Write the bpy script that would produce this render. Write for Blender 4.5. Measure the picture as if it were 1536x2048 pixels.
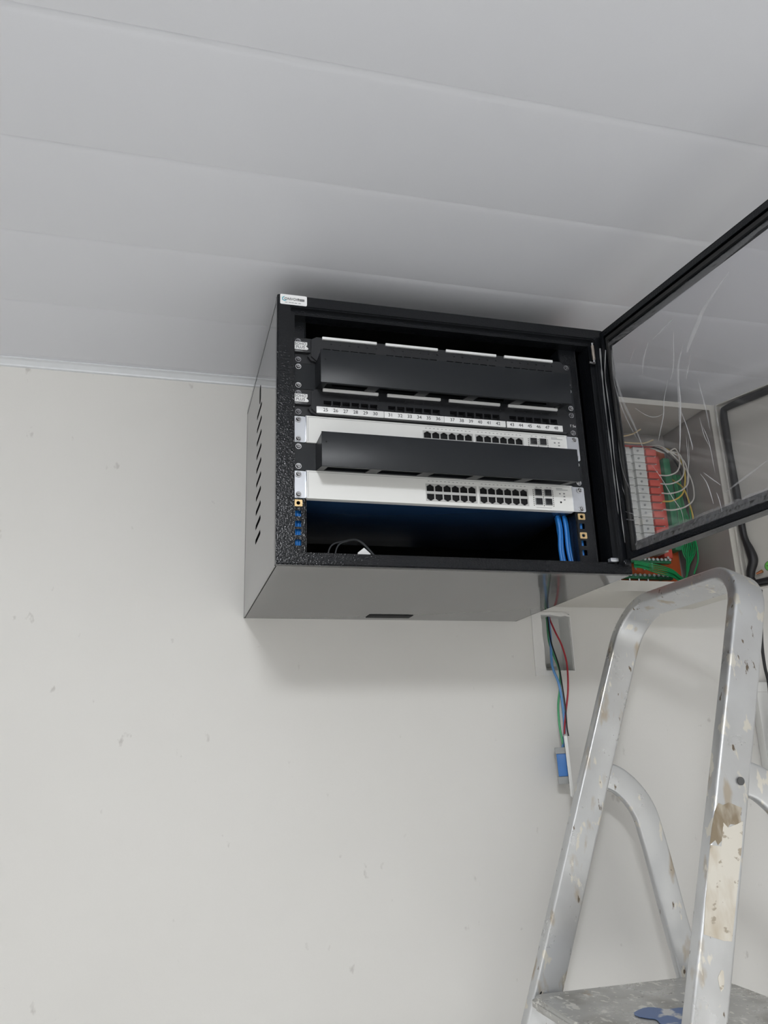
import bpy, bmesh, math, random
from mathutils import Vector, Matrix
from mathutils.geometry import intersect_line_plane
random.seed(7)
S = bpy.context.scene
C = S.collection
for o in list(bpy.data.objects): bpy.data.objects.remove(o)

# ------------------------------------------------------------------ camera
ZO = 2.0                       # height of the cabinet's underside above the floor
F = 1616.5
CAM = Vector((-0.1478, -1.5552, -0.2648))
RM = Matrix(((0.9653, 0.0454, 0.2573), (-0.2592, 0.2894, 0.9215), (-0.0326, -0.9561, 0.2911)))
cd = bpy.data.cameras.new('camera'); cam = bpy.data.objects.new('camera', cd); C.objects.link(cam)
cd.sensor_fit = 'VERTICAL'; cd.sensor_height = 24; cd.lens = 24*F/2048; cd.clip_start = .02
m = Matrix.Identity(4)
for i in range(3):
    m[i][0] = RM[i][0]; m[i][1] = -RM[i][1]; m[i][2] = -RM[i][2]
m[0][3], m[1][3], m[2][3] = CAM.x, CAM.y, CAM.z+ZO
cam.matrix_world = m
S.camera = cam
S.view_settings.view_transform = 'Standard'; S.view_settings.look = 'None'
S.view_settings.gamma = 1; S.view_settings.use_curve_mapping = False
S.view_settings.exposure = 0.0

# ------------------------------------------------------------------ world and lights
DOME = 90.0                   # radiance of the main dome lamp
LX, LY = -.22, -1.98
FILL_W = 20.0                # each unseen fill panel, added to brighten the ceiling by floor bounce
wd = bpy.data.worlds.new('world'); S.world = wd; wd.use_nodes = True
wd.node_tree.nodes['Background'].inputs[0].default_value = (.8, .85, 1, 1)
wd.node_tree.nodes['Background'].inputs[1].default_value = .05
CEIL = .4975

# ------------------------------------------------------------------ helpers
def at(u, v, val, ax=1):
    """point of the place seen at measurement (u, v) of the survey photo, on the plane axis=val"""
    d = RM @ Vector(((u-768)/F, (v-1024)/F, 1))
    return CAM + d*((val-CAM[ax])/d[ax])

class MB:
    def __init__(s): s.bm = bmesh.new()
    def merge(s, b, M=None):
        if M is not None: b.transform(M)
        me = bpy.data.meshes.new('t'); b.to_mesh(me); b.free(); s.bm.from_mesh(me); bpy.data.meshes.remove(me); return s
    def box(s, a, b, bev=0, seg=2, M=None):
        t = bmesh.new(); bmesh.ops.create_cube(t, size=1)
        sc = [abs(b[i]-a[i]) for i in range(3)]; ce = [(a[i]+b[i])/2 for i in range(3)]
        for v in t.verts: v.co = Vector([v.co[i]*sc[i]+ce[i] for i in range(3)])
        if bev: bmesh.ops.bevel(t, geom=list(t.edges), offset=min(bev, min(sc)*.45), segments=seg, profile=.5, affect='EDGES')
        return s.merge(t, M)
    def cyl(s, p, q, r, seg=14, r2=None, bev=0):
        p, q = Vector(p), Vector(q); d = q-p; t = bmesh.new()
        bmesh.ops.create_cone(t, cap_ends=True, segments=seg, radius1=r, radius2=r if r2 is None else r2, depth=d.length)
        if bev: bmesh.ops.bevel(t, geom=[e for e in t.edges if len(e.link_faces) == 2 and any(len(f.verts) > 4 for f in e.link_faces)], offset=bev, segments=2, affect='EDGES')
        return s.merge(t, Matrix.Translation((p+q)/2) @ d.to_track_quat('Z', 'Y').to_matrix().to_4x4())
    def ball(s, p, r, sc=(1, 1, 1)):
        t = bmesh.new(); bmesh.ops.create_uvsphere(t, u_segments=12, v_segments=8, radius=r)
        return s.merge(t, Matrix.Translation(p) @ Matrix.Diagonal((*sc, 1)))
    def sweep(s, path, rr, seg=8, sub=6, caps=True):
        pts = smooth(path, sub) if sub else [Vector(p) for p in path]
        rad = rr if callable(rr) else (lambda t: rr)
        n = len(pts); rings = []; up = None
        for i, p in enumerate(pts):
            t = (pts[min(i+1, n-1)]-pts[max(i-1, 0)]).normalized()
            if up is None: up = t.orthogonal().normalized()
            up = (up-t*up.dot(t)).normalized(); sd = t.cross(up); r = rad(i/(n-1))
            rings.append([s.bm.verts.new(p+(up*math.cos(a)+sd*math.sin(a))*r) for a in [2*math.pi*k/seg for k in range(seg)]])
        for a, b in zip(rings, rings[1:]):
            for k in range(seg): s.bm.faces.new((a[k], a[(k+1) % seg], b[(k+1) % seg], b[k]))
        if caps: s.bm.faces.new(rings[0][::-1]); s.bm.faces.new(rings[-1])
        return s
    def plate(s, outer, holes, th, M):
        """flat plate in local xy, extruded th along local z, placed with M"""
        t = bmesh.new(); es = []
        for loop in [outer]+list(holes):
            vs = [t.verts.new((x, y, 0)) for x, y in loop]
            es += [t.edges.new((vs[i], vs[(i+1) % len(vs)])) for i in range(len(vs))]
        bmesh.ops.triangle_fill(t, use_beauty=True, use_dissolve=False, edges=es)
        r = bmesh.ops.extrude_face_region(t, geom=list(t.faces))
        bmesh.ops.translate(t, vec=(0, 0, th), verts=[g for g in r['geom'] if isinstance(g, bmesh.types.BMVert)])
        bmesh.ops.recalc_face_normals(t, faces=list(t.faces))
        return s.merge(t, M)
    def secsweep(s, pts, nrm, bvec, sec, cap=True):
        """sweep a closed section [(a,b)] along pts; a along the per-point vector nrm[i], b along bvec"""
        rings = [[s.bm.verts.new(p+nrm[i]*a+bvec*b) for a, b in sec] for i, p in enumerate(pts)]
        k = len(sec)
        for r0, r1 in zip(rings, rings[1:]):
            for j in range(k): s.bm.faces.new((r0[j], r0[(j+1) % k], r1[(j+1) % k], r1[j]))
        if cap: s.bm.faces.new(rings[0][::-1]); s.bm.faces.new(rings[-1])
        bmesh.ops.recalc_face_normals(s.bm, faces=list(s.bm.faces))
        return s

def smooth(path, sub=6):
    P = [Vector(p) for p in path]
    if len(P) < 3: return P
    P = [P[0]*2-P[1]]+P+[P[-1]*2-P[-2]]; out = []
    for i in range(1, len(P)-2):
        for k in range(sub):
            t = k/sub; a, b, c, d = P[i-1:i+3]
            out.append(.5*((2*b)+(c-a)*t+(2*a-5*b+4*c-d)*t*t+(3*b-a-3*c+d)*t**3))
    return out+[P[-2]]

def rrect(x0, y0, x1, y1, r, n=4):
    o = []
    for cx, cy, a in ((x1-r, y1-r, 0), (x0+r, y1-r, 90), (x0+r, y0+r, 180), (x1-r, y0+r, 270)):
        for k in range(n+1):
            t = math.radians(a+90*k/n); o.append((cx+r*math.cos(t), cy+r*math.sin(t)))
    return o
def rect(x0, y0, x1, y1): return [(x0, y0), (x1, y0), (x1, y1), (x0, y1)]
def XZ(y): return Matrix(((1, 0, 0, 0), (0, 0, 1, y), (0, 1, 0, 0), (0, 0, 0, 1)))   # local x,y -> X,Z ; thickness -> +Y
def YZ(x): return Matrix(((0, 0, 1, x), (1, 0, 0, 0), (0, 1, 0, 0), (0, 0, 0, 1)))   # local x,y -> Y,Z ; thickness -> +X
def XY(z): return Matrix.Translation((0, 0, z))

def tag(o, label, cat, group=None):
    o['label'] = label; o['category'] = cat
    if group: o['group'] = group
    return o
def thing(name, label, cat, loc, group=None):
    o = bpy.data.objects.new(name, None); C.objects.link(o); o.empty_display_size = .05
    o.location = Vector(loc)+Vector((0, 0, ZO)); o['base'] = list(loc); return tag(o, label, cat, group)
def obj(name, mb, mat, parent=None, sm=True, label=None):
    me = bpy.data.meshes.new(name); bm = mb.bm if isinstance(mb, MB) else mb
    root = parent
    while root is not None and root.parent: root = root.parent
    if root is not None and root.type == 'EMPTY': base = Vector(root['base'])
    elif root is not None: base = Vector(root.location)-Vector((0, 0, ZO))
    else:
        xs = [v.co for v in bm.verts]
        base = Vector([(min(v[i] for v in xs)+max(v[i] for v in xs))/2 for i in range(3)]); base.z = min(v.z for v in xs)
    bmesh.ops.translate(bm, vec=-base, verts=list(bm.verts))
    bm.to_mesh(me); bm.free()
    me.materials.append(mat)
    if sm:
        me.polygons.foreach_set('use_smooth', [True]*len(me.polygons)); me.set_sharp_from_angle(angle=math.radians(38))
    o = bpy.data.objects.new(name, me); C.objects.link(o)
    if parent is not None: o.parent = parent
    else: o.location = base+Vector((0, 0, ZO))
    if label: o['label'] = label
    return o
def struct(name, mb, mat, sm=False):
    o = obj(name, mb, mat, None, sm); o['kind'] = 'structure'; return o

def text_bm(items, depth=.0002):
    """items: (string, size, matrix) -> bmesh with all strings"""
    mb = MB()
    for s_, size, M in items:
        cu = bpy.data.curves.new('t', 'FONT'); cu.body = s_; cu.size = size; cu.align_x = 'CENTER'; cu.align_y = 'CENTER'
        cu.extrude = depth; cu.resolution_u = 3
        o = bpy.data.objects.new('t', cu); C.objects.link(o)
        bpy.context.view_layer.update()
        me = bpy.data.meshes.new_from_object(o.evaluated_get(bpy.context.evaluated_depsgraph_get()))
        t = bmesh.new(); t.from_mesh(me); bpy.data.meshes.remove(me)
        bpy.data.objects.remove(o); bpy.data.curves.remove(cu)
        mb.merge(t, M)
    return mb
def facing(x, y, z, rot=0):     # text plane facing -Y
    return Matrix.Translation((x, y, z)) @ Matrix.Rotation(math.radians(90), 4, 'X') @ Matrix.Rotation(rot, 4, 'Z')

# ------------------------------------------------------------------ materials
def mat(name, col, rough=.5, metal=0, spec=.5, coat=0, coatr=.1, bump=None, var=None, emis=None, rvar=None):
    m = bpy.data.materials.new(name); m.use_nodes = True; nt = m.node_tree; b = nt.nodes['Principled BSDF']
    b.inputs['Base Color'].default_value = (*col, 1); b.inputs['Roughness'].default_value = rough
    b.inputs['Metallic'].default_value = metal; b.inputs['Specular IOR Level'].default_value = spec
    b.inputs['Coat Weight'].default_value = coat; b.inputs['Coat Roughness'].default_value = coatr
    if emis: b.inputs['Emission Color'].default_value = (*emis[0], 1); b.inputs['Emission Strength'].default_value = emis[1]
    tc = nt.nodes.new('ShaderNodeTexCoord')
    def noise(scale, detail=3, sc=None):
        n = nt.nodes.new('ShaderNodeTexNoise'); n.inputs['Scale'].default_value = scale; n.inputs['Detail'].default_value = detail
        if sc:
            mp = nt.nodes.new('ShaderNodeMapping'); mp.inputs['Scale'].default_value = sc
            nt.links.new(tc.outputs['Object'], mp.inputs[0]); nt.links.new(mp.outputs[0], n.inputs[0])
        else: nt.links.new(tc.outputs['Object'], n.inputs[0])
        return n
    if bump:                     # (scale, strength, distance)
        n = noise(bump[0], 2); bp = nt.nodes.new('ShaderNodeBump'); bp.inputs['Strength'].default_value = bump[1]; bp.inputs['Distance'].default_value = bump[2]
        nt.links.new(n.outputs[0], bp.inputs['Height']); nt.links.new(bp.outputs[0], b.inputs['Normal'])
        if coat: nt.links.new(bp.outputs[0], b.inputs['Coat Normal'])
    if var:                      # list of (scale, lo, hi, colour, mapping)
        prev = None
        for sc, lo, hi, c2, mp in var:
            n = noise(sc, 4, mp); r = nt.nodes.new('ShaderNodeMapRange'); r.inputs['From Min'].default_value = lo; r.inputs['From Max'].default_value = hi
            nt.links.new(n.outputs[0], r.inputs[0])
            mx = nt.nodes.new('ShaderNodeMix'); mx.data_type = 'RGBA'
            nt.links.new(r.outputs[0], mx.inputs[0])
            if prev is None: mx.inputs[6].default_value = (*col, 1)
            else: nt.links.new(prev, mx.inputs[6])
            mx.inputs[7].default_value = (*c2, 1); prev = mx.outputs[2]
        nt.links.new(prev, b.inputs['Base Color'])
    if rvar:
        n = noise(rvar[0], 4); r = nt.nodes.new('ShaderNodeMapRange'); r.inputs['From Min'].default_value = .35; r.inputs['From Max'].default_value = .65
        r.inputs['To Min'].default_value = rvar[1]; r.inputs['To Max'].default_value = rvar[2]
        nt.links.new(n.outputs[0], r.inputs[0]); nt.links.new(r.outputs[0], b.inputs['Roughness'])
    return m
def clear(name, tint, rough=.03, ior=1.45, haze=0.0, bump=None):
    m = bpy.data.materials.new(name); m.use_nodes = True; nt = m.node_tree; nt.nodes.clear()
    out = nt.nodes.new('ShaderNodeOutputMaterial'); tr = nt.nodes.new('ShaderNodeBsdfTransparent'); tr.inputs[0].default_value = (*tint, 1)
    gl = nt.nodes.new('ShaderNodeBsdfGlossy'); gl.inputs['Roughness'].default_value = rough
    lw = nt.nodes.new('ShaderNodeLayerWeight'); lw.inputs['Blend'].default_value = .5
    pw = nt.nodes.new('ShaderNodeMath'); pw.operation = 'POWER'; pw.inputs[1].default_value = 5; nt.links.new(lw.outputs['Facing'], pw.inputs[0])
    r0 = ((ior-1)/(ior+1))**2; fr = nt.nodes.new('ShaderNodeMapRange'); fr.inputs['To Min'].default_value = r0; nt.links.new(pw.outputs[0], fr.inputs[0])
    mx = nt.nodes.new('ShaderNodeMixShader'); nt.links.new(fr.outputs[0], mx.inputs[0]); nt.links.new(tr.outputs[0], mx.inputs[1]); nt.links.new(gl.outputs[0], mx.inputs[2])
    last = mx
    if haze:
        df = nt.nodes.new('ShaderNodeBsdfTranslucent'); df.inputs[0].default_value = (.9, .9, .92, 1)
        dd = nt.nodes.new('ShaderNodeBsdfDiffuse'); dd.inputs[0].default_value = (.9, .9, .92, 1)
        ad = nt.nodes.new('ShaderNodeMixShader'); ad.inputs[0].default_value = .5; nt.links.new(df.outputs[0], ad.inputs[1]); nt.links.new(dd.outputs[0], ad.inputs[2])
        m2 = nt.nodes.new('ShaderNodeMixShader'); m2.inputs[0].default_value = haze
        nt.links.new(mx.outputs[0], m2.inputs[1]); nt.links.new(ad.outputs[0], m2.inputs[2]); last = m2
    if bump:
        tc = nt.nodes.new('ShaderNodeTexCoord'); n = nt.nodes.new('ShaderNodeTexNoise'); n.inputs['Scale'].default_value = bump[0]; n.inputs['Detail'].default_value = 2
        mp = nt.nodes.new('ShaderNodeMapping'); mp.inputs['Scale'].default_value = (1, 1, .25); nt.links.new(tc.outputs['Object'], mp.inputs[0]); nt.links.new(mp.outputs[0], n.inputs[0])
        bp = nt.nodes.new('ShaderNodeBump'); bp.inputs['Strength'].default_value = bump[1]; bp.inputs['Distance'].default_value = bump[2]
        nt.links.new(n.outputs[0], bp.inputs['Height']); nt.links.new(bp.outputs[0], gl.inputs['Normal'])
    nt.links.new(last.outputs[0], out.inputs[0]); return m

M = {}
M['wall'] = mat('painted_plaster', (.795, .78, .75), .62, bump=(260, .06, .001), var=[(3, .45, .75, (.775, .76, .73), None), (38, .70, .76, (.62, .60, .57), (1, 1, .6))])
M['wall_edge'] = mat('plaster_filler', (.82, .81, .79), .8, bump=(60, .5, .002))
M['ceiling'] = mat('pvc_ceiling', (.75, .76, .80), .30, spec=.5, bump=(30, .015, .002))
M['trim'] = mat('white_pvc_trim', (.80, .82, .85), .35)
M['floor'] = mat('floor_tile', (.78, .77, .75), .35, var=[(4, .4, .7, (.72, .71, .69), None)])
M['black'] = mat('black_textured_paint', (.008, .009, .011), .17, spec=.34, bump=(400, .7, .0009))
M['blackside'] = mat('black_smooth_paint', (.014, .014, .015), .35, spec=.3, coat=1, coatr=.05, bump=(60, .02, .0006))
M['inner'] = mat('black_inner_paint', (.008, .009, .011), .45, bump=(300, .2, .0005))
M['organizer'] = mat('black_powder_coat', (.013, .015, .018), .38, spec=.35, bump=(700, .15, .0003))
M['plastic'] = mat('black_plastic', (.018, .019, .022), .38)
M['cavity'] = mat('dark_cavity', (.004, .004, .005), .8)
M['navy'] = mat('dark_switch_body', (.014, .040, .095), .22, spec=.5, bump=(14, .05, .004))
M['switch'] = mat('white_switch_face', (.88, .88, .86), .36)
M['zinc'] = mat('zinc_bracket', (.72, .74, .78), .28, metal=.85)
M['chrome'] = mat('chrome_screw', (.75, .75, .76), .18, metal=1)
M['darkscrew'] = mat('black_screw', (.42, .42, .44), .16, metal=.9)
M['brass'] = mat('brass_cage_nut', (.80, .58, .30), .3, metal=.9)
M['label'] = mat('white_label', (.90, .90, .90), .35)
M['ink'] = mat('label_ink', (.05, .05, .055), .6)
M['greyink'] = mat('grey_print', (.30, .30, .31), .6)
M['tagink'] = mat('dark_print', (.10, .10, .11), .6)
M['teal'] = mat('teal_print', (.15, .45, .55), .5)
M['white_print'] = mat('white_print', (.8, .8, .8), .5)
M['bluecable'] = mat('blue_cable_jacket', (.02, .20, .62), .35)
M['greycable'] = mat('grey_cable_jacket', (.06, .065, .07), .4)
M['bluewire'] = mat('light_blue_wire', (.13, .33, .66), .35)
M['greenwire'] = mat('green_wire', (.10, .42, .20), .35)
M['grnd'] = mat('ground_wire_green', (.012, .36, .11), .35)
M['redwire'] = mat('red_wire', (.42, .025, .04), .35)
M['blackwire'] = mat('black_wire', (.01, .01, .012), .35)
M['yellow'] = mat('yellow_wire', (.75, .55, .10), .4)
M['whitewire'] = mat('white_wire', (.75, .73, .68), .4)
M['beigewire'] = mat('beige_wire', (.72, .58, .36), .4)
M['board'] = mat('beige_enamel', (.62, .60, .55), .38)
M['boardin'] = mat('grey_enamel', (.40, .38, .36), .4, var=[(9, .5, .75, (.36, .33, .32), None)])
M['orange'] = mat('orange_plate', (.78, .16, .05), .45)
M['breaker'] = mat('breaker_body', (.72, .73, .70), .45)
M['red'] = mat('red_breaker_strip', (.72, .11, .08), .45)
M['greenblk'] = mat('green_terminal', (.04, .25, .12), .5)
M['gasket'] = mat('black_foam_gasket', (.018, .018, .02), .42)
M['greenstk'] = mat('green_sticker', (.20, .62, .12), .5)
M['copper'] = mat('copper_lug', (.75, .30, .15), .3, metal=.8)
M['module'] = mat('blue_module', (.05, .20, .55), .4)
M['modgrey'] = mat('grey_module', (.35, .36, .36), .5)
M['plate'] = mat('white_plastic_plate', (.82, .82, .80), .3)
M['alu'] = mat('worn_aluminium', (.66, .67, .68), .36, metal=.70, bump=(45, .12, .0015), rvar=(18, .26, .50),
    var=[(7, .45, .75, (.56, .56, .56), None), (24, .60, .70, (.52, .46, .38), (1.3, 1.3, .5)), (55, .62, .66, (.80, .77, .70), (1, 1, .45)), (95, .68, .71, (.20, .16, .12), (1, 1, .35))])
M['alustep'] = mat('paint_spattered_aluminium', (.60, .60, .585), .34, metal=.55, bump=(16, .9, .009), rvar=(20, .22, .5),
    var=[(9, .5, .7, (.40, .39, .36), None), (48, .60, .64, (.88, .87, .83), (1.5, .7, 1)), (110, .64, .67, (.88, .87, .83), None), (15, .68, .74, (.62, .38, .16), None)])
M['rubber'] = mat('black_rubber', (.02, .02, .02), .6)
M['cream'] = mat('worn_cream_sticker', (.74, .70, .62), .5, var=[(26, .56, .74, (.55, .47, .36), (1, 1, .4)), (55, .60, .64, (.42, .36, .28), (1, 1.4, 1.4))])
M['glue'] = mat('brown_glue_residue', (.27, .215, .145), .55, var=[(40, .42, .60, (.55, .50, .42), (1, 1, .4))])
M['bluepaint'] = mat('blue_paint', (.12, .20, .42), .4, var=[(26, .58, .64, (.7, .7, .7), None)])
M['acrylic'] = clear('smoked_acrylic', (.93, .93, .94), .05, 1.45)
M['film'] = clear('clear_protective_film', (.985, .985, .985), .12, 1.15, haze=.03, bump=(30, .25, .002))
M['crease'] = clear('film_crease', (.9, .9, .9), .15, 1.6, haze=.36)
M['creasesoft'] = clear('soft_film_crease', (.97, .97, .97), .2, 1.3, haze=.15)
M['led'] = mat('led_diffuser', (.9, .9, .9), .5, emis=((.94, .97, 1.0), 1))
M['dome'] = mat('opal_dome', (.9, .9, .9), .5, emis=((.95, .975, 1.0), DOME))
M['lampframe'] = mat('lamp_frame', (.8, .8, .8), .4)

# ------------------------------------------------------------------ room
X0, X1, Y0 = -1.75, 2.3, -3.7
FLOOR = -ZO
JB = (.6215, -.1035, .6895, .0165)              # opening of the recessed electrical box
w = MB().plate(rect(X0, FLOOR, X1, CEIL+.12), [rect(*JB)], .12, XZ(0)); struct('wall_back', w, M['wall'])
struct('wall_left', MB().box((X0-.1, Y0, FLOOR), (X0, 0, CEIL+.12)), M['wall'])
struct('wall_right', MB().box((X1, Y0, FLOOR), (X1+.1, 0, CEIL+.12)), M['wall'])
struct('wall_front', MB().box((X0-.1, Y0-.1, FLOOR), (X1+.1, Y0, CEIL+.12)), M['wall'])
struct('floor', MB().box((X0-.1, Y0-.1, FLOOR-.1), (X1+.1, .12, FLOOR)), M['floor'])
# ceiling of PVC planks 200 mm wide, running along the wall, with shallow rounded joints
prof = []; yj = -.036
ys = [-.0362-.2*k for k in range(19)]
prof.append((0.0, 0)); 
for yy in ys:
    if yy < Y0: break
    prof += [(yy+.014, 0), (yy+.008, .0006), (yy+.0040, .0017), (yy+.0015, .0032), (yy+.0003, .0048), (yy-.0002, .0048), (yy-.0005, 0)]
prof.append((Y0, 0))
cb = MB(); r0 = []; r1 = []
for y, dz in prof:
    r0.append(cb.bm.verts.new((X0, y, CEIL+dz))); r1.append(cb.bm.verts.new((X1, y, CEIL+dz)))
for i in range(len(prof)-1): cb.bm.faces.new((r0[i], r0[i+1], r1[i+1], r1[i]))
t0 = [cb.bm.verts.new(p) for p in ((X0, 0, CEIL+.1), (X0, Y0, CEIL+.1), (X1, Y0, CEIL+.1), (X1, 0, CEIL+.1))]
cb.bm.faces.new(t0[::-1])
cb.bm.faces.new([r0[0]]+[t0[0], t0[1]]+r0[:0:-1]); cb.bm.faces.new([r1[0]]+r1[1:]+[t0[2], t0[3]])
cb.bm.faces.new((r0[0], r1[0], t0[3], t0[0])); cb.bm.faces.new((r0[-1], t0[1], t0[2], r1[-1]))
bmesh.ops.recalc_face_normals(cb.bm, faces=list(cb.bm.faces))
struct('ceiling', cb, M['ceiling'], True)
tr = MB(); tr.secsweep([Vector((X0, 0, CEIL)), Vector((X1, 0, CEIL))], [Vector((0, -1, 0))]*2, Vector((0, 0, -1)),
    [(0, 0), (.024, 0), (.024, .002), (.016, .003), (.007, .008), (.006, .011), (0, .011)])
struct('trim_1', tr, M['trim'])

def ceiling_light(x, y, w_, d_, watts, label, spread=180):  # added fill panel out of view; narrow spread keeps it off the back wall
    t = thing('ceiling_light', label, 'ceiling light', (x, y, CEIL-.012), 'ceiling lights')
    obj('frame', MB().plate(rrect(x-w_/2-.012, y-d_/2-.012, x+w_/2+.012, y+d_/2+.012, .01), [rrect(x-w_/2, y-d_/2, x+w_/2, y+d_/2, .006)], .012, XY(CEIL-.0125)), M['lampframe'], t)
    obj('diffuser', MB().box((x-w_/2, y-d_/2, CEIL-.007), (x+w_/2, y+d_/2, CEIL-.002)), M['led'], t)
    l = bpy.data.lights.new('lamp', 'AREA'); l.shape = 'RECTANGLE'; l.size = w_; l.size_y = d_; l.energy = watts; l.color = (.95, .975, 1.0); l.spread = math.radians(spread)
    o = bpy.data.objects.new('lamp', l); C.objects.link(o); o.parent = t; o.location = (0, 0, -.003)
dl = thing('ceiling_light', 'round opal dome ceiling light above and behind the camera', 'ceiling light', (LX, LY, CEIL-.09), 'ceiling lights')
obj('lamp_base', MB().cyl((LX, LY, CEIL-.014), (LX, LY, CEIL-.0005), .14, 40), M['lampframe'], dl)
dm = MB(); bmesh.ops.create_uvsphere(dm.bm, u_segments=32, v_segments=16, radius=1)
bmesh.ops.delete(dm.bm, geom=[v for v in dm.bm.verts if v.co.z > .01], context='VERTS')
dm.bm.transform(Matrix.Translation((LX, LY, CEIL-.0145)) @ Matrix.Diagonal((.13, .13, .10, 1)))
obj('diffuser', dm, M['dome'], dl)
ceiling_light(1.45, -2.85, .5, .5, FILL_W, 'louvred ceiling light panel in the right rear of the room', 85)
ceiling_light(-.95, -3.0, .5, .5, FILL_W, 'louvred ceiling light panel in the left rear of the room', 85)

# ------------------------------------------------------------------ rack cabinet
W, H, D = .5658, .4325, .4518
cab = thing('rack_cabinet', 'black wall-mounted network rack cabinet with its glazed door swung open', 'cabinet', (W/2, -D/2, 0))
b = MB()                                    # sheet-metal shell
b.box((.003, -D+.012, 0.0), (W-.003, -.0005, .0025), 0)                 # bottom sheet
b.box((.0, -D+.012, H-.0025), (W, -.0005, H), 0)                        # top sheet
b.box((.003, -.004, .0026), (W-.003, -.0005, H-.0026))                  # back
b.box((W-.0025, -D+.012, 0), (W, -.0005, H-.0026))                      # right side
b.box((0, -D+.012, .4235), (.003, -.0005, H-.0026))                     # left top rail
b.box((0, -.0055, 0), (.003, -.0005, .4234))                            # left rear post
obj('body', b, M['blackside'], cab)
slots = [rrect(-.244, .343, -.222, .379, .0105)]
for k in range(10):
    z = .3335-.0259*k
    slots.append([(-.262, z-.003), (-.256, z+.0045), (-.19, z+.0045), (-.186, z), (-.19, z-.0045), (-.256, z-.0045)])
obj('side_panel', MB().plate(rect(-D+.012, 0, -.0085, .4205), slots, .0015, YZ(.0002)), M['blackside'], cab, label='smooth black side panel with a row of vent slots')
obj('inner_lining', MB().box((.012, -.40, .004), (.0135, -.006, .42)), M['cavity'], cab)
obj('cable_entry', MB().box((.234, -.060, -.0012), (.322, -.028, .0006), .0005), M['cavity'], cab)
fr = MB()
fr.plate(rrect(0, 0, W, H, .003, 3), [rrect(.0215, .0165, .5445, .4125, .003, 3)], .014, XZ(-D))
bmesh.ops.bevel(fr.bm, geom=[e for e in fr.bm.edges if len(e.link_faces) == 2 and e.calc_face_angle(0) > 1], offset=.002, segments=2, affect='EDGES')
obj('front_frame', fr, M['black'], cab)
fs = MB().plate(rect(.0205, .0155, .5455, .4135), [rrect(.0285, .0205, .538, .4055, .002, 2)], .002, XZ(-D+.009))
fs.box((.0285, -D+.0095, .4035), (.538, -D+.03, .4055))
fs.box((.538, -D+.0095, .02), (.54, -D+.045, .406))
obj('frame_lip', fs, M['black'], cab)
# rails
YR = -.4218; X0R = .03706; ZT = .36749; U = .04445
def holez():
    return [ZT-U*k-q for k in range(-0, 8) for q in (0, .015875, .03175)]
for side, (xa, xb, xh) in (('l', (.0286, .0485, X0R)), ('r', (.4925, .522, X0R+.4651))):
    hs = [rect(xh-.0046, z-.0046, xh+.0046, z+.0046) for z in holez() if z > .025]
    r = MB().plate(rect(xa, .021, xb, .405), hs, .0018, XZ(YR))
    e = xb if side == 'l' else xa
    r.box((e-.0009, YR, .021), (e+.0009, YR+.03, .405))
    obj('rack_rail', r, M['black'], cab)
def cage_nut(x, z):
    n = MB().plate(rrect(x-.0062, z-.0052, x+.0062, z+.0052, .0012, 2), [[(x+.003*math.cos(a*math.pi/5), z+.003*math.sin(a*math.pi/5)) for a in range(10)]], .004, XZ(YR-.0012))
    obj('cage_nut', n, M['brass'], cab)
cage_nut(X0R, ZT-6*U); cage_nut(X0R+.4651, ZT-6*U); cage_nut(X0R+.4651, ZT-6*U-.03175)
obj('side_wall', MB().box((.523, YR+.002, .006), (.5255, -.01, .42)), M['inner'], cab)
# sticker on the top left corner of the frame
st = obj('sticker', MB().plate(rrect(.0045, .4145, .0465, .4318, .002, 3), [], .0004, XZ(-D-.0005)), M['label'], cab, label='small white maker sticker with a hexagonal emblem')
ys_ = -D-.0008
hexa = lambda cx, cz, r: [(cx+r*math.cos(math.pi/6+k*math.pi/3), cz+r*math.sin(math.pi/6+k*math.pi/3)) for k in range(6)]
em = MB()
A_, B_ = hexa(.0112, .4240, .0044), hexa(.0112, .4240, .0027)
em.plate([A_[1], A_[2], A_[3], A_[4], A_[5], B_[5], B_[4], B_[3], B_[2], B_[1]], [], .0003, XZ(ys_))
obj('emblem', em, M['teal'], st)
tx = text_bm([('ONVOIS', .0062, facing(.0225, ys_, .4238))]); 
for k, (za, xa, xb) in enumerate(((.4252, .0315, .0425), (.4238, .0345, .0425), (.4224, .0345, .0425))): tx.box((xa, ys_-.0001, za-.0004), (xb, ys_+.0002, za+.0004))
for xa in (.012, .0175, .022, .027, .033): tx.box((xa, ys_-.0001, .4176), (xa+.004, ys_+.0002, .4181))
obj('lettering', tx, M['ink'], st)

# cabinet door: opened about 96 degrees, hinged at the right of the frame
HP = Vector((.5545, -.4575, 0)); dv = Vector((.1106, -.9939, 0)).normalized(); nv = Vector((dv.y, -dv.x, 0))*-1   # nv to +X side
DM = Matrix(((dv.x, 0, nv.x, HP.x), (dv.y, 0, nv.y, HP.y), (0, 1, 0, 0), (0, 0, 0, 1)))     # local (s, z, t)
def dpt(s, z, t=0): return DM @ Vector((s, z, t))
ZA, ZB, LD, TD = .0215, .4225, .505, .022
door = obj('door', MB().plate(rrect(0, ZA, LD, ZB, .003, 2), [rect(.0016, ZA+.0016, LD-.0016, ZB-.0016)], TD, DM)
    .plate(rect(0, ZA, LD, ZB), [rect(.0075, ZA+.010, LD-.0075, ZB-.0105)], .0014, DM)
    .plate(rect(.0005, ZA+.001, LD-.0005, ZB-.001), [rrect(.0165, ZA+.0265, LD-.0165, ZB-.0325, .004, 3)], .0014, DM @ Matrix.Translation((0, 0, .0075))), M['black'], cab)
obj('seal_strip', MB().plate(rect(.0095, ZA+.0125, LD-.0095, ZB-.013), [rect(.0135, ZA+.0195, LD-.0135, ZB-.0195)], .004, DM @ Matrix.Translation((0, 0, .0034))), M['rubber'], door)
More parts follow.
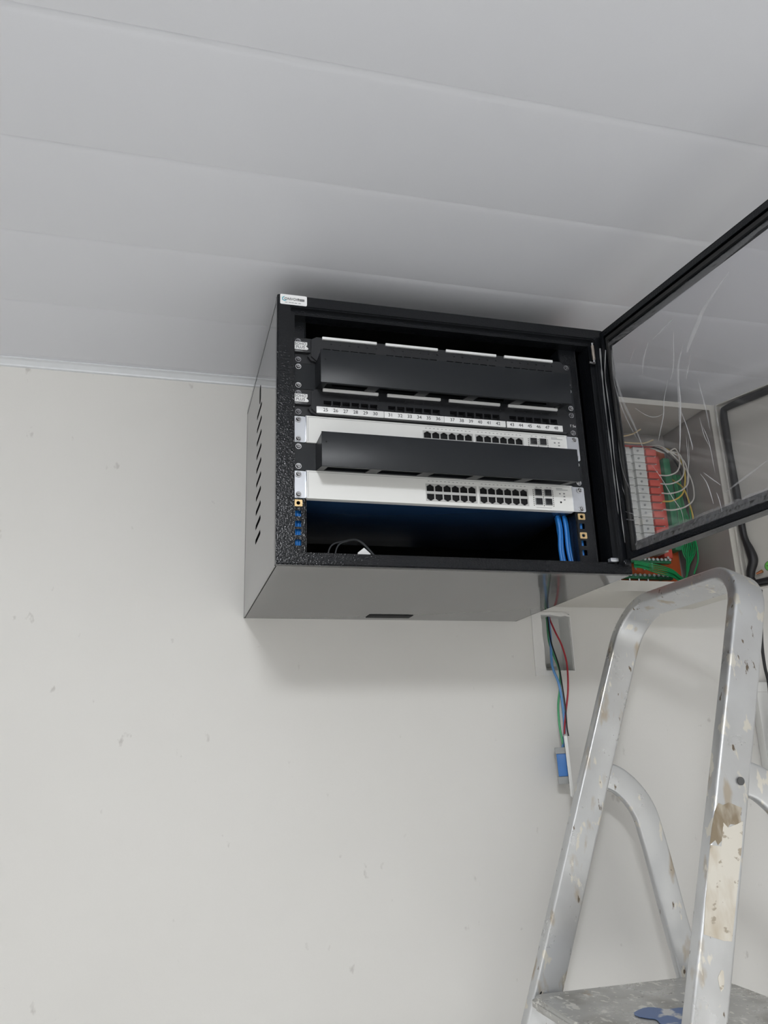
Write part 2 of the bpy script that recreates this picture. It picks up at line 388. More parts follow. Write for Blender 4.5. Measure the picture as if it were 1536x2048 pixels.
pane = obj('pane', MB().plate(rect(.010, ZA+.018, LD-.010, ZB-.014), [], .002, DM @ Matrix.Translation((0, 0, .0091))), M['acrylic'], door, sm=False, label='clear acrylic pane')
# protective film, loosely wrinkled, with white creases
fb = MB(); NX, NZ = 60, 50; g = []
for i in range(NX+1):
    row = []
    for j in range(NZ+1):
        s = .010+(LD-.020)*i/NX; z = ZA+.020+(ZB-ZA-.044)*j/NZ
        e = min(i, NX-i, j, NZ-j)
        t = .0050-.0012*math.sin(9*s*7+3*math.sin(z*14))*math.sin(z*21+s*11)-(0.002*random.random() if e < 2 else .0003*random.random())
        row.append(fb.bm.verts.new(dpt(s, z, t)))
    g.append(row)
for i in range(NX):
    for j in range(NZ): fb.bm.faces.new((g[i][j], g[i+1][j], g[i+1][j+1], g[i][j+1]))
film = obj('protective_film', fb, M['film'], door, label='crinkled clear film still on the pane')
def on_door(u, v, t):
    P = dpt(0, 0, t); d = RM @ Vector(((u-768)/F, (v-1024)/F, 1)); k = (P-CAM).dot(nv)/d.dot(nv); return CAM+d*k
def creases(name, lst, mt):
    for pts, r in lst:
        obj(name, MB().sweep([on_door(u, v, .0030) for u, v in pts], (lambda rr: (lambda t: rr*(.25+.75*math.sin(math.pi*min(1, max(0, t))))))(r), 6, 5), mt, door)
creases('film_crease', [
    ([(1336, 760), (1328, 800), (1327, 830), (1320, 865), (1317, 882)], .0006),
    ([(1357, 760), (1361, 800), (1361, 830), (1360, 880), (1359, 905)], .0010),
    ([(1361, 800), (1361, 812)], .0020), ([(1328, 812), (1327, 822)], .0012),
    ([(1270, 816), (1288, 828), (1304, 834), (1318, 832), (1326, 826)], .0006),
    ([(1362, 822), (1374, 855), (1384, 890), (1385, 900)], .0008),
    ([(1401, 948), (1413, 965), (1422, 990), (1427, 1008)], .0008),
    ([(1407, 945), (1424, 958), (1441, 970)], .0008), ([(1432, 963), (1440, 970)], .0014),
    ([(1433, 985), (1439, 1002), (1444, 1024)], .0007),
    ([(1304, 930), (1325, 960), (1345, 995), (1362, 1020), (1368, 1045)], .0006),
    ([(1266, 973), (1282, 980), (1302, 990)], .0006), ([(1262, 990), (1268, 1000)], .0005),
    ([(1399, 835), (1408, 870), (1420, 895)], .0005), ([(1404, 850), (1418, 885), (1430, 945)], .0005),
    ([(1376, 875), (1378, 920), (1374, 965), (1375, 1000)], .0004), ([(1372, 870), (1375, 905), (1377, 945)], .0004),
], M['crease'])
creases('soft_crease', [
    ([(1457, 545), (1412, 610), (1392, 655), (1378, 690), (1374, 705)], .0030),
    ([(1346, 636), (1322, 662), (1306, 678)], .0013), ([(1268, 700), (1256, 735)], .0010), ([(1296, 685), (1287, 720), (1285, 745)], .0010),
    ([(1225, 690), (1228, 740), (1245, 800), (1268, 850), (1290, 905)], .0020),
    ([(1222, 700), (1230, 770), (1250, 830), (1275, 880)], .0012),
    ([(1347, 665), (1347, 730), (1341, 760)], .0010), ([(1366, 690), (1357, 730), (1357, 770), (1360, 850), (1360, 900)], .0018),
    ([(1383, 700), (1376, 740), (1372, 760)], .0008), ([(1396, 760), (1412, 820), (1420, 860)], .0010),
    ([(1226, 900), (1240, 960), (1250, 990)], .0010), ([(1236, 885), (1245, 940), (1260, 980)], .0008),
    ([(1536, 920), (1490, 955), (1450, 985)], .0014), ([(1238, 1035), (1265, 1040), (1300, 1036)], .0010), ([(1242, 1020), (1270, 1028), (1310, 1026)], .0009),
], M['creasesoft'])
# bunched film along the hinge edge and the bottom edge
obj('film_edge', MB().sweep([on_door(u, v, -.0015) for u, v in [(1200, 697), (1203, 735), (1205, 757), (1211, 820), (1219, 880), (1226, 940), (1232, 990), (1238, 1050), (1244, 1103)]], lambda t: .0012+.0004*math.sin(40*t), 6), M['crease'], door)
obj('film_edge', MB().sweep([on_door(u, v, -.001) for u, v in [(1211, 700), (1210, 750), (1216, 800), (1222, 845), (1230, 930), (1238, 990), (1244, 1040), (1250, 1085)]], lambda t: .0007+.0003*math.sin(30*t), 6), M['crease'], door)
eb = MB(); rows = []
for i in range(140):
    s = .02+(LD-.04)*i/139; rows.append([eb.bm.verts.new(dpt(s, ZA+.0105+.018*k/5+random.uniform(-.0010, .0010), .0015+.003*k/5+random.uniform(-.0014, .0014))) for k in range(6)])
for a, c_ in zip(rows, rows[1:]):
    for k in range(5): eb.bm.faces.new((a[k], c_[k], c_[k+1], a[k+1]))
obj('folded_film', eb, clear('crumpled_film', (.90, .90, .93), .07, 1.6, haze=.15), door, sm=False)
eb = MB(); rows = []
for i in range(60):
    s = .012+(LD-.03)*i/59; rows.append([eb.bm.verts.new(dpt(s, ZB-.026-.012*k/3*(.4+.6*abs(math.sin(s*9)))+random.uniform(-.0005, .0005), .003+.001*k/3+random.uniform(-.0004, .0004))) for k in range(4)])
for a, c_ in zip(rows, rows[1:]):
    for k in range(3): eb.bm.faces.new((a[k], c_[k], c_[k+1], a[k+1]))
obj('folded_film', eb, bpy.data.materials['crumpled_film'], door, sm=False)
# hinge pins
hx, hy = .5425, -.4500
hp = MB(); hp.sweep([(hx, hy, .406), (hx, hy, .372), (hx-.002, hy-.001, .3675), (hx-.013, hy-.004, .3665)], .0024, 10, 4)
obj('hinge_pin', hp, M['chrome'], cab, label='bright steel spring hinge pin')
hb = MB().cyl((hx, hy, .3745), (hx, hy, .401), .0031, 12); obj('hinge_spring', hb, mat('spring_steel', (.42, .37, .33), .35, metal=1, bump=(900, 1, .001)), cab)
obj('hinge_block', MB().box((.528, -.4535, .0195), (.542, -.4435, .0255), .001), M['zinc'], cab)
obj('hinge_bracket', MB().box((.5465, -.4635, .012), (.5575, -.4525, .0210), .001), M['black'], cab)

# ------------------------------------------------------------------ rack equipment
def screws(par, k, m_, y=YR-.0035, mid=None):
    for x in (X0R, X0R+.4651):
        for q in (0, .03175):
            z = ZT-U*k-q
            s = MB().cyl((x, y-.0003, z), (x, y-.0014, z), .0046, 16)
            s.cyl((x, y-.0014, z), (x, y-.0034, z), .0036, 14, r2=.0024)
            o = obj('mounting_screw', s, m_, par)
            c = MB().box((x-.0020, y-.0036, z-.0003), (x+.0020, y-.0033, z+.0003)).box((x-.0003, y-.0036, z-.0020), (x+.0003, y-.0033, z+.0020))
            obj('cross_slot', c, M['cavity'], o)
PG = [(.073, .1615), (.176, .2645), (.2785, .367), (.3815, .470)]      # groups of six ports
def patch_panel(k, label, nums, lab):
    zt = ZT-U*k+.0063; zb = zt-.0440
    t = thing('patch_panel', label, 'patch panel', ((X0R*2+.4651)/2, YR, zb), 'patch panels in the rack')
    p = MB().plate(rrect(X0R-.008, zb, X0R+.4651+.008, zt, .001, 1), [rrect(X0R-.004, ZT-U*k-q-.003, X0R+.004, ZT-U*k-q+.003, .002, 2) for q in (0, .03175)]+[rrect(X0R+.4611, ZT-U*k-q-.003, X0R+.4691, ZT-U*k-q+.003, .002, 2) for q in (0, .03175)], .0015, XZ(YR-.0026))
    obj('face_plate', p, M['plastic'], t)
    # bezel with bevelled ends
    bz = MB(); yb = YR-.0027
    holes = []
    for a, c_ in PG:
        for i in range(6):
            cx = a+.0075+(c_-a-.015)*i/5
            cz = zb+.0180
            holes.append([(cx-.0060, cz-.0045), (cx-.0028, cz-.0045), (cx-.0028, cz-.0058), (cx+.0028, cz-.0058), (cx+.0028, cz-.0045), (cx+.0060, cz-.0045), (cx+.0060, cz+.0050), (cx-.0060, cz+.0050)])
    bz.plate([(.056, zt-.007), (.064, zt-.002), (.486, zt-.002), (.492, zt-.008), (.492, zb+.006), (.486, zb+.001), (.064, zb+.001), (.056, zb+.008)], holes, .011, XZ(yb-.011))
    obj('port_bezel', bz, M['plastic'], t)
    obj('bracket', MB().plate([(.048, zt-.013), (.056, zt-.008), (.066, zt-.004), (.066, zt-.044), (.056, zb+.003), (.051, zb+.010), (.059, zb+.019), (.048, zb+.019)], [], .006, XZ(yb-.007)), M['plastic'], t)
    for a, c_ in PG:                      # designation strip, slightly tilted
        s = MB().box((a, yb-.0150, zt-.0062), (c_, yb-.0108, zt-.0018), .0006)
        obj('designation_strip', s, M['label'], t, label='white designation strip')
        s2 = MB()
        for i in range(6):
            cx = a+.0075+(c_-a-.015)*i/5
            s2.box((cx+.0046, yb-.0140, zb+.0133), (cx+.0072, yb-.0110, zb+.0157), .0004)
            s2.box((cx+.0060, yb-.0125, zt-.0125), (cx+.0085, yb-.0110, zt-.0105), .0003)
        obj('jack_latch', s2, M['plastic'], t)
    # number labels
    n = 25
    xs = [(.063, .1695), (.1700, .2685), (.2690, .3745), (.3765, .4765)]
    for gi, (a, c_) in enumerate(xs):
        if not nums: a = max(a, .076)
        za, zb_ = zb+.0012, zb+.0118
        l = obj('number_label', MB().box((a, yb-.0135, za), (c_, yb-.0112, zb_), .0005), M['label'], t, label='white strip printed with port numbers' if nums else 'blank white label strip')
        if nums:
            items = []
            for i in range(6):
                cx = PG[gi][0]+.004+(PG[gi][1]-PG[gi][0]-.010)*i/5
                items.append((str(n), .0078, facing(cx, yb-.0137, (za+zb_)/2-.0002))); n += 1
            obj('printed_numbers', text_bm(items), M['ink'], l)
    lx = .0295
    tg = obj('logo_tag', MB().plate([(lx, zt-.0245), (lx+.0205, zt-.0245), (lx+.0225, zt-.0225), (lx+.0205, zt-.0200), (lx+.0180, zt-.0180), (lx+.0205, zt-.0165), (lx+.0205, zt-.0115), (lx, zt-.0115)], [], .0015, XZ(yb-.0085)), M['label'], t, label='small white logo tag')
    obj('tag_mount', MB().box((lx-.0005, yb-.0069, zt-.0280), (.0620, yb, zt-.0105), .0006), M['plastic'], t)
    obj('lettering', text_bm([('SOHO', .0064, facing(lx+.0098, yb-.0087, zt-.0150)), ('PLUS', .0064, facing(lx+.0098, yb-.0087, zt-.0208))]), M['tagink'], tg)
    if lab:
        obj('category_mark', text_bm([('CAT 5e', .0062, facing(.4985, yb-.0003, zb+.0185))]), M['white_print'], t)
    screws(t, k, M['darkscrew'], YR-.0022)
    return t
patch_panel(0, 'upper black patch panel at the top of the rack, half hidden behind a cable duct', False, False)
patch_panel(2, 'lower black patch panel with white strips numbered 25 to 48', True, True)

def organizer(k, label):
    zt = ZT-U*k+.0063; zb = zt-.0440; pr = .054
    t = thing('cable_organizer', label, 'cable organizer', ((X0R*2+.4651)/2, YR, zb), 'horizontal cable organizers in the rack')
    ya = YR-.0028; yf = YR-pr; xl, xr = .0635, .4750
    hl = [rrect(x-.004, ZT-U*k-q-.003, x+.004, ZT-U*k-q+.003, .002, 2) for x in (X0R, X0R+.4651) for q in (0, .03175)]
    op = [rect(.090+.077*i, zb+.009, .150+.077*i, zt-.009) for i in range(5)]
    obj('back_plate', MB().plate(rrect(X0R-.008, zb, X0R+.4651+.008, zt, .001, 1), hl+op, .0016, XZ(ya)), M['organizer'], t)
    # the duct: lower and upper webs with cable openings
    zl = zb-.0100
    ob = [rect(xl+.010+.0815*i, YR-pr+.007, xl+.072+.0815*i, YR-.012) for i in range(5)]
    ang = math.atan2(zb-zl, pr-.003)
    Ml = Matrix.Translation((0, yf, zl)) @ Matrix.Rotation(ang, 4, 'X') @ Matrix.Translation((0, -yf, 0))
    Lw = math.hypot(pr-.003, zb-zl)
    ob = [rect(xl+.010+.0815*i, yf+.009, xl+.074+.0815*i, yf+Lw-.010) for i in range(5)]
    obj('lower_web', MB().plate(rect(xl, yf, xr, yf+Lw), ob, .0014, Ml), M['organizer'], t)
    obj('upper_web', MB().plate(rect(xl, yf+.0015, xr, ya), [rect(xl+.010+.0815*i, yf+.008, xl+.074+.0815*i, ya-.006) for i in range(5)], .0014, XY(zt-.0024)), M['organizer'], t)
    cv = MB().box((xl-.001, yf-.0016, zl-.001), (xr+.001, yf, zt-.0005), .0007)
    co = obj('cover', cv, M['organizer'], t, label='plain black snap-on cover')
    obj('end_wall', MB().plate([(yf, zl), (ya, zb), (ya, zt-.001), (yf, zt-.001)], [], .0012, YZ(xl)), M['organizer'], t)
    obj('cover_hole', MB().cyl((xl+.006, yf-.0018, zt-.017), (xl+.006, yf-.0010, zt-.017), .0014, 10), M['cavity'], co)
    screws(t, k, M['chrome'], YR-.0030)
    return t
organizer(1, 'upper black cable organizer duct between the two patch panels')
organizer(4, 'lower black cable organizer duct between the two white switches')

def network_switch(k, label, lower):
    zt = ZT-U*k+.0063; zb = zt-.0438; xa, xb = .0485, .4880; yf = YR-.0050
    t = thing('network_switch', label, 'network switch', ((X0R*2+.4651)/2, YR+.1, zb), 'white 24-port network switches in the rack')
    holes = []; G = [(.2365, .3195), (.3250, .4080)]
    r1, r2 = zb+.0262, zb+.0128
    for a, c_ in G:
        for i in range(6):
            cx = a+.0069+(c_-a-.0138)*i/5
            holes.append([(cx-.0060, r1-.0046), (cx+.0060, r1-.0046), (cx+.0060, r1+.0040), (cx+.0042, r1+.0040), (cx+.0042, r1+.0052), (cx+.0022, r1+.0052), (cx+.0022, r1+.0066), (cx-.0022, r1+.0066), (cx-.0022, r1+.0052), (cx-.0042, r1+.0052), (cx-.0042, r1+.0040), (cx-.0060, r1+.0040)])
            holes.append([(cx-.0060, r2+.0046), (cx-.0060, r2-.0040), (cx-.0042, r2-.0040), (cx-.0042, r2-.0052), (cx-.0022, r2-.0052), (cx-.0022, r2-.0066), (cx+.0022, r2-.0066), (cx+.0022, r2-.0052), (cx+.0042, r2-.0052), (cx+.0042, r2-.0040), (cx+.0060, r2-.0040), (cx+.0060, r2+.0046)])
    obj('body', MB().box((xa+.0005, yf+.011, zb+.0004), (xb-.0005, -.165, zt-.0006), .0008), M['navy'], t, label='dark metal casing')
    fp = MB().plate(rect(xa, zb, xb, zt), [rect(G[0][0]-.001, r2-.0078, G[0][1]+.001, r1+.0078), rect(G[1][0]-.001, r2-.0078, G[1][1]+.001, r1+.0078)], .011, XZ(yf))
    f = obj('face', fp, M['switch'], t, label='white metal front face')
    for gi in (0, 1):
        pb = MB().plate(rect(G[gi][0]-.0009, r2-.0077, G[gi][1]+.0009, r1+.0077), holes[gi*12:gi*12+12], .0012, XZ(yf+.0004))
        obj('port_cavity', MB().box((G[gi][0]-.0008, yf+.004, r2-.0076), (G[gi][1]+.0008, yf+.0105, r1+.0076)), M['cavity'], t)
        obj('port_block', pb, mat('port_block_grey', (.55, .55, .54), .35), t)
    l = MB()
    for a, c_ in ((xa+.002, G[0][0]-.004),): pass
    l.box((xa+.003, yf-.0002, zt-.0024), (xb-.004, yf+.0002, zt-.0020))
    l.box((xa+.003, yf-.0002, zb+.002), (xa+.0034, yf+.0002, zt-.0022))
    for a, c_ in G:
        for i in range(12):
            cx = a+.0045+(c_-a-.009)*i/11; l.box((cx-.0012, yf-.0002, zt-.0062), (cx+.0014, yf+.0002, zt-.0054))
    for cx in (.424, .432, .443, .449): l.box((cx-.0016, yf-.0002, zt-.0060), (cx+.0016, yf+.0002, zt-.0052))
    for i, (xs_, xe) in enumerate(((.459, .470), (.459, .4795))): l.box((xs_, yf-.0002, zt-.0064-.0022*i), (xe, yf+.0002, zt-.0056-.0022*i))
    l.box((.421, yf-.0002, zb+.0035), (.448, yf+.0002, zb+.0040))
    obj('printing', l, M['greyink'], f)
    sf = MB(); sk = MB(); dots = MB()
    for i in (0, 1):
        for j in (0, 1):
            cx = .4265+.0170*i; cz = zb+.0138+.0152*j
            obj('fibre_port', MB().box((cx-.0064, yf-.0012, cz-.0060), (cx+.0064, yf+.003, cz+.0060), .0004), M['modgrey'], t)
            sk.box((cx-.0054, yf-.0030, cz-.0050), (cx+.0054, yf-.0011, cz+.0050), .0006)
    obj('port_plugs', sk, M['plastic'], t)
    for cx in (.4178, .4352, .4522):
        for j in range(9): dots.box((cx-.0006, yf-.0002, zb+.0065+.0032*j), (cx+.0006, yf+.0002, zb+.0082+.0032*j))
    obj('vent_dots', dots, M['cavity'], f)
    ld = MB()
    for cx, cz in ((.465, .029), (.4725, .0295), (.4725, .0245), (.4725, .0190)): ld.box((cx-.0015, yf-.0003, zb+cz-.0011), (cx+.0015, yf+.0002, zb+cz+.0011))
    obj('status_light', ld, M['greyink'], t)
    obj('reset_button', MB().cyl((.4655, yf-.0005, zb+.0145), (.4655, yf+.0005, zb+.0145), .0016, 12), M['cavity'], t)
    for s_, (a, c_) in enumerate(((X0R-.0085, xa), (xb, X0R+.4651+.0085))):
        e = MB().plate(rrect(a, zb+.0006, c_, zt-.0006, .0025, 3), [rrect(x-.004, ZT-U*k-q-.003, x+.004, ZT-U*k-q+.003, .002, 2) for x in ((X0R,) if s_ == 0 else (X0R+.4651,)) for q in (0, .03175)], .0016, XZ(YR-.0024))
        x_ = xa if s_ == 0 else xb
        e.box((x_-.0010, YR-.0058, zb+.0006), (x_+.0010, YR-.001, zt-.0006), .0004)
        obj('rack_ear', e, M['zinc'], t, label='zinc-plated mounting ear')
    screws(t, k, M['chrome'], YR-.0030)
    return t
network_switch(3, 'upper white network switch, its ports half covered by the lower cable organizer', False)
network_switch(5, 'lowest white network switch with two full rows of ports', True)

# cables in the cabinet
def cable(name, pts, r, m_, label, cat, group=None, sub=6):
    return tag(obj(name, MB().sweep(pts, r, 10, sub), m_), label, cat, group)
for i in range(5):
    x = .4715+.0058*(i % 4)+(.003 if i == 4 else 0); y = YR+.020+.006*(i % 2)
    if i == 4: y += .009
    dx = -.004+.002*i
    cable('network_cable', [(x-.001, y+.002, .1070), (x-.0005, y, .095), (x, y, .080), (x+dx*.6, y, .050), (x+dx+.003, y-.002, .012), (x+.004, y+.01, .0065)], .0031, M['bluecable'],
          ('leftmost', 'second from left', 'third from left', 'fourth from left', 'rearmost')[i]+' blue network cable of the upright bundle beside the right rack rail', 'cable', 'blue network cables running down the right side')
for i in range(3):
    x = .0335+.0038*i
    cable('network_cable', [(x, YR+.009+.002*i, .0985), (x+.002*math.sin(i), YR+.010, .07), (x-.001, YR+.008, .045), (x+.001, YR+.014, .009)], .0028, M['bluecable'],
          ('left', 'middle', 'right')[i]+' one of three blue network cables seen through the left rack rail', 'cable', 'blue network cables behind the left rail')
for i in range(2):
    x = .496+.0065*i
    cable('network_cable', [(x+.002, YR+.009, .0985), (x+.003, YR+.011, .07), (x+.001, YR+.010, .045), (x+.003, YR+.014, .009)], .0028, M['bluecable'],
          ('left', 'right')[i]+' one of two blue network cables seen through the right rack rail', 'cable', 'blue network cables behind the right rail')
p1 = at(915, 1106, -.40)
cable('network_cable', [(p1.x-.03, -.39, .0062), (p1.x-.014, -.398, .0150), (p1.x, -.40, .0185), (p1.x+.014, -.395, .0165), (p1.x+.034, -.38, .0062)], .0034, M['bluecable'], 'loop of blue cable just showing above the cabinet bottom sill, near its middle', 'cable')
p1 = at(1105, 1116, -.40)
cable('network_cable', [(p1.x-.026, -.39, .0062), (p1.x-.012, -.398, .0160), (p1.x, -.40, .0190), (p1.x+.014, -.395, .0165), (p1.x+.030, -.38, .0062)], .0034, M['bluecable'], 'loop of blue cable just showing above the sill left of the upright blue bundle', 'cable')
for i in range(2):
    cable('thin_cable', [tuple(at(652+14*i, 1103, -.30)-Vector((0, 0, .030))), tuple(at(660+14*i, 1095, -.30)), tuple(at(685+8*i, 1083, -.30)), tuple(at(720, 1082+2*i, -.30)), tuple(at(760, 1092, -.30)-Vector((0, 0, .028)))], .0014, M['greycable'],
          ('outer', 'inner')[i]+' thin grey cable arching in the dark bottom of the rack', 'cable', 'thin grey cables in the bottom of the rack')
tp = at(727, 1104, -.425)
tag(obj('paper_tag', MB().plate([(tp.x-.010, .0052), (tp.x+.012, .0052), (tp.x+.0105, tp.z-.002), (tp.x+.001, tp.z+.0065), (tp.x-.0085, tp.z-.001)], [], .0016, XZ(-.425)), M['label']), 'small white pointed tag standing on the cabinet floor', 'tag')

# ------------------------------------------------------------------ distribution board to the right
BX0, BX1, BZ0, BZ1, BY = .590, .996, .032, .450, -.177
bd = thing('distribution_board', 'beige metal electrical distribution board with breakers and its door open', 'electrical panel', ((BX0+BX1)/2, BY/2, BZ0))
bx = MB()
bx.box((BX0, BY, BZ0), (BX0+.0015, -.0005, BZ1)); bx.box((BX1-.0015, BY, BZ0), (BX1, -.0005, BZ1))
bx.box((BX0+.0016, BY, BZ0), (BX1-.0016, -.0005, BZ0+.0015)); bx.box((BX0+.0016, BY, BZ1-.0015), (BX1-.0016, -.0005, BZ1))
bx.plate(rect(BX0, BZ0, BX1, BZ1), [rect(BX0+.014, BZ0+.021, BX1-.015, BZ1-.012)], .0016, XZ(BY-.0017))
obj('enclosure', bx, M['board'], bd)
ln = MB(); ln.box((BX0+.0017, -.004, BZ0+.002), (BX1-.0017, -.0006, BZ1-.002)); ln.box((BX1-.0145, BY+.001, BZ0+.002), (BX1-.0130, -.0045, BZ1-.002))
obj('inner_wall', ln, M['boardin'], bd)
obj('mounting_plate', MB().box((.640, -.034, .062), (.957, -.031, .405), .001), M['orange'], bd, label='bright orange insulating plate')
# breakers: one column of slim breakers right of the centre, handles in red strip
nb = 13
for i in range(nb):
    z = .362-.0178*i
    c_ = MB(); c_.box((.790, -.095, z-.0086), (.888, -.0345, z+.0086), .0012)
    c_.box((.798, -.1015, z-.0084), (.822, -.094, z+.0084), .0008); c_.box((.829, -.1035, z-.0083), (.856, -.094, z+.0083), .0008)
    br = obj('circuit_breaker', c_, M['breaker'], bd)
    obj('toggle', MB().box((.860, -.104, z-.0082), (.886, -.0945, z+.0058), .0015), M['red'], br, label='red toggle')
    obj('terminal_screw', MB().cyl((.8085, -.1025, z), (.8085, -.1005, z), .0030, 10), M['modgrey'], br)
    obj('terminal_screw', MB().cyl((.840, -.1045, z), (.840, -.1030, z), .0026, 10), M['modgrey'], br)
    obj('terminal_block', MB().box((.8890, -.080, z-.0075), (.900, -.0345, z+.0075), .001), M['breaker'], br)
obj('busbar_cover', MB().box((.752, -.104, .130), (.786, -.0345, .378), .002), M['breaker'], bd, label='pale grey busbar cover')
obj('red_separator', MB().box((.9015, -.060, .132), (.924, -.0345, .372), .003), M['red'], bd)
obj('neutral_bar', MB().box((.928, -.066, .150), (.946, -.0345, .366), .003), M['greenblk'], bd, label='green terminal block')
# wires
def wire(name, pts, r, m_): obj(name, MB().sweep(pts, r, 8, 7), m_, bd)
for i, z in enumerate((.318, .298, .276, .238)):
    k = .008*i
    wire('phase_wire', [(.898, -.078, z), (.915, -.096, z-.006), (.936+k*.5, -.100, z+.004), (.950+k, -.094, z+.030), (.948+k, -.088, z+.062+k), (.925, -.080, .372+k*.5), (.880, -.078, .386)], .0016, M['whitewire'])
for i, z in enumerate((.256, .182)):
    wire('phase_wire', [(.898, -.078, z), (.918, -.096, z-.002), (.945+.012*i, -.098, z+.018), (.962, -.090, z+.07), (.958, -.08, z+.11), (.952, -.05, z+.14)], .0018, M['yellow'])
wire('phase_wire', [(.745, -.110, .385), (.790, -.112, .388), (.830, -.105, .400), (.860, -.095, .418)], .0017, M['beigewire'])
wire('phase_wire', [(.745, -.108, .380), (.800, -.112, .376), (.850, -.110, .378), (.885, -.100, .392)], .0017, M['beigewire'])
wire('phase_wire', [(.745, -.102, .372), (.800, -.108, .370), (.850, -.106, .372), (.900, -.080, .384)], .0015, M['redwire'])
wire('phase_wire', [(.840, -.085, .378), (.900, -.085, .380), (.940, -.080, .362), (.968, -.075, .32), (.972, -.07, .25)], .0018, M['blackwire'])
# earth bars with screws
for z, xa, xb, n in ((.1260, .800, .915, 11), (.0905, .780, .915, 12)):
    e = obj('earth_bar', MB().box((xa, -.062, z-.006), (xb, -.050, z+.004), .001).box((xa+.010, -.05, z-.003), (xa+.018, -.0345, z+.003)).box((xb-.018, -.05, z-.003), (xb-.010, -.0345, z+.003)), M['greenblk'], bd)
    for i in range(n):
        x = xa+.006+(xb-xa-.012)*i/(n-1)
        obj('bar_screw', MB().cyl((x, -.068, z+.001), (x, -.062, z+.001), .0032, 10), M['zinc'], e)
        if i % 2 == 0 and i < 8: obj('bar_screw', MB().cyl((x, -.060, z-.022), (x, -.060, z-.006), .0020, 8), M['zinc'], e)
obj('support_post', MB().cyl((.905, -.075, .075), (.905, -.045, .075), .003, 10), M['chrome'], bd)
obj('support_post', MB().cyl((.900, -.075, .130), (.900, -.062, .130), .003, 10), M['chrome'], bd)
# ground wires: fan from the bars to the lower right corner and up the side
def tp_(u, v, y): return tuple(at(u, v, y))
for i in range(8):
    a = i/7; y = -.085-.003*(i % 4)
    wire('ground_wire', [tp_(1268, 1122+a*12, y), tp_(1285, 1125+a*11, y-.004), tp_(1315, 1130+a*14+2*(i % 2), y-.010), tp_(1345, 1140+a*14, y-.008), tp_(1362-a*4, 1154+a*6, y), tp_(1371+a*2, 1156-a*2, y+.006),
        tp_(1376+3*math.sin(i*2.1), 1130, y+.012), tp_(1366+3.4*i, 1105, y+.018), tp_(1363+3.5*i, 1075+3*(i % 3), y+.022), tp_(1358+2.9*i, 1040, y+.024), tp_(1352+2*i, 990+2*i, y+.026), tp_(1345+2*i, 950, y+.03)], .0014, M['grnd'])
wire('ground_wire', [tp_(1388, 1148, -.09), tp_(1396, 1120, -.09), tp_(1393, 1090, -.085), tp_(1384, 1060, -.08), tp_(1378, 1000, -.07)], .0017, M['grnd'])
# door of the board
hd = Vector((.337, -.9415, 0)).normalized(); hn = Vector((-hd.y, hd.x, 0))
HB = Vector((BX1+.006, BY-.006, 0))
BM_ = Matrix(((hd.x, 0, hn.x, HB.x), (hd.y, 0, hn.y, HB.y), (0, 1, 0, 0), (0, 0, 0, 1)))
ZC, ZD, LB = .036, .447, .395
bdoor = obj('door', MB().plate(rrect(0, ZC, LB, ZD, .002, 2), [], .0015, BM_).plate(rrect(0, ZC, LB, ZD, .002, 2), [rect(.002, ZC+.002, LB-.002, ZD-.002)], .012, BM_ @ Matrix.Translation((0, 0, -.012))), M['board'], bd, label='beige sheet-metal door, swung open')
def bpt(s, z, t): return BM_ @ Vector((s, z, t))
gk = [(.0125, .060), (.0155, .075), (.024, .095), (.0205, .118), (.0135, .15), (.0130, .22), (.0130, .30), (.0130, .38), (.014, .422), (.024, .4325), (.10, .434), (.22, .434), (.36, .434), (.378, .425), (.380, .30), (.380, .10), (.378, .058), (.36, .0485), (.22, .0490), (.10, .0490), (.03, .0485), (.017, .0510), (.0125, .060)]
def gr(t):
    u = t*22
    return .0072+.0030*math.exp(-((u-2)/1.1)**2)+.0006*math.sin(60*t)
obj('gasket', MB().sweep([bpt(s, z, -.0075) for s, z in gk], gr, 10, 7), M['gasket'], bdoor, label='thick black foam gasket')
gs = obj('ground_sticker', MB().plate([(.052+.010*math.cos(a*math.pi/12), .078+.010*math.sin(a*math.pi/12)) for a in range(24)], [], .0006, BM_ @ Matrix.Translation((0, 0, -.0007))), M['greenstk'], bdoor, label='round green earth sticker')
gm = MB()
ring = [(.052+r*math.cos(a*math.pi/16), .078+r*math.sin(a*math.pi/16)) for r in (.0100, .0093) for a in range(32)]
gm.plate(ring[:32], [ring[32:]], .0003, BM_ @ Matrix.Translation((0, 0, -.0012)))
for a in (20, 160, 270):
    dx, dz = math.cos(math.radians(a)), math.sin(math.radians(a))
    gm.plate([(.052-dz*.0006, .078+dx*.0006), (.052+dz*.0006, .078-dx*.0006), (.052+dx*.006+dz*.0006, .078+dz*.006-dx*.0006), (.052+dx*.006-dz*.0006, .078+dz*.006+dx*.0006)], [], .0003, BM_ @ Matrix.Translation((0, 0, -.0012)))
obj('earth_symbol', gm, M['ink'], gs)
cl = MB(); cl.cyl(bpt(.028, .066, -.010), bpt(.041, .069, -.010), .0022, 10, r2=.0036); obj('earth_stud', cl, M['copper'], bdoor)
for z in (.082, .122, .34, .39):
    h = MB(); h.cyl((BX1+.002, BY-.005, z-.011), (BX1+.002, BY-.005, z+.011), .0028, 12); h.cyl((BX1+.002, BY-.0055, z-.017), (BX1+.002, BY-.0055, z-.011), .0020, 10)
    obj('hinge', h, M['zinc'] if z != .122 else M['board'], bd)

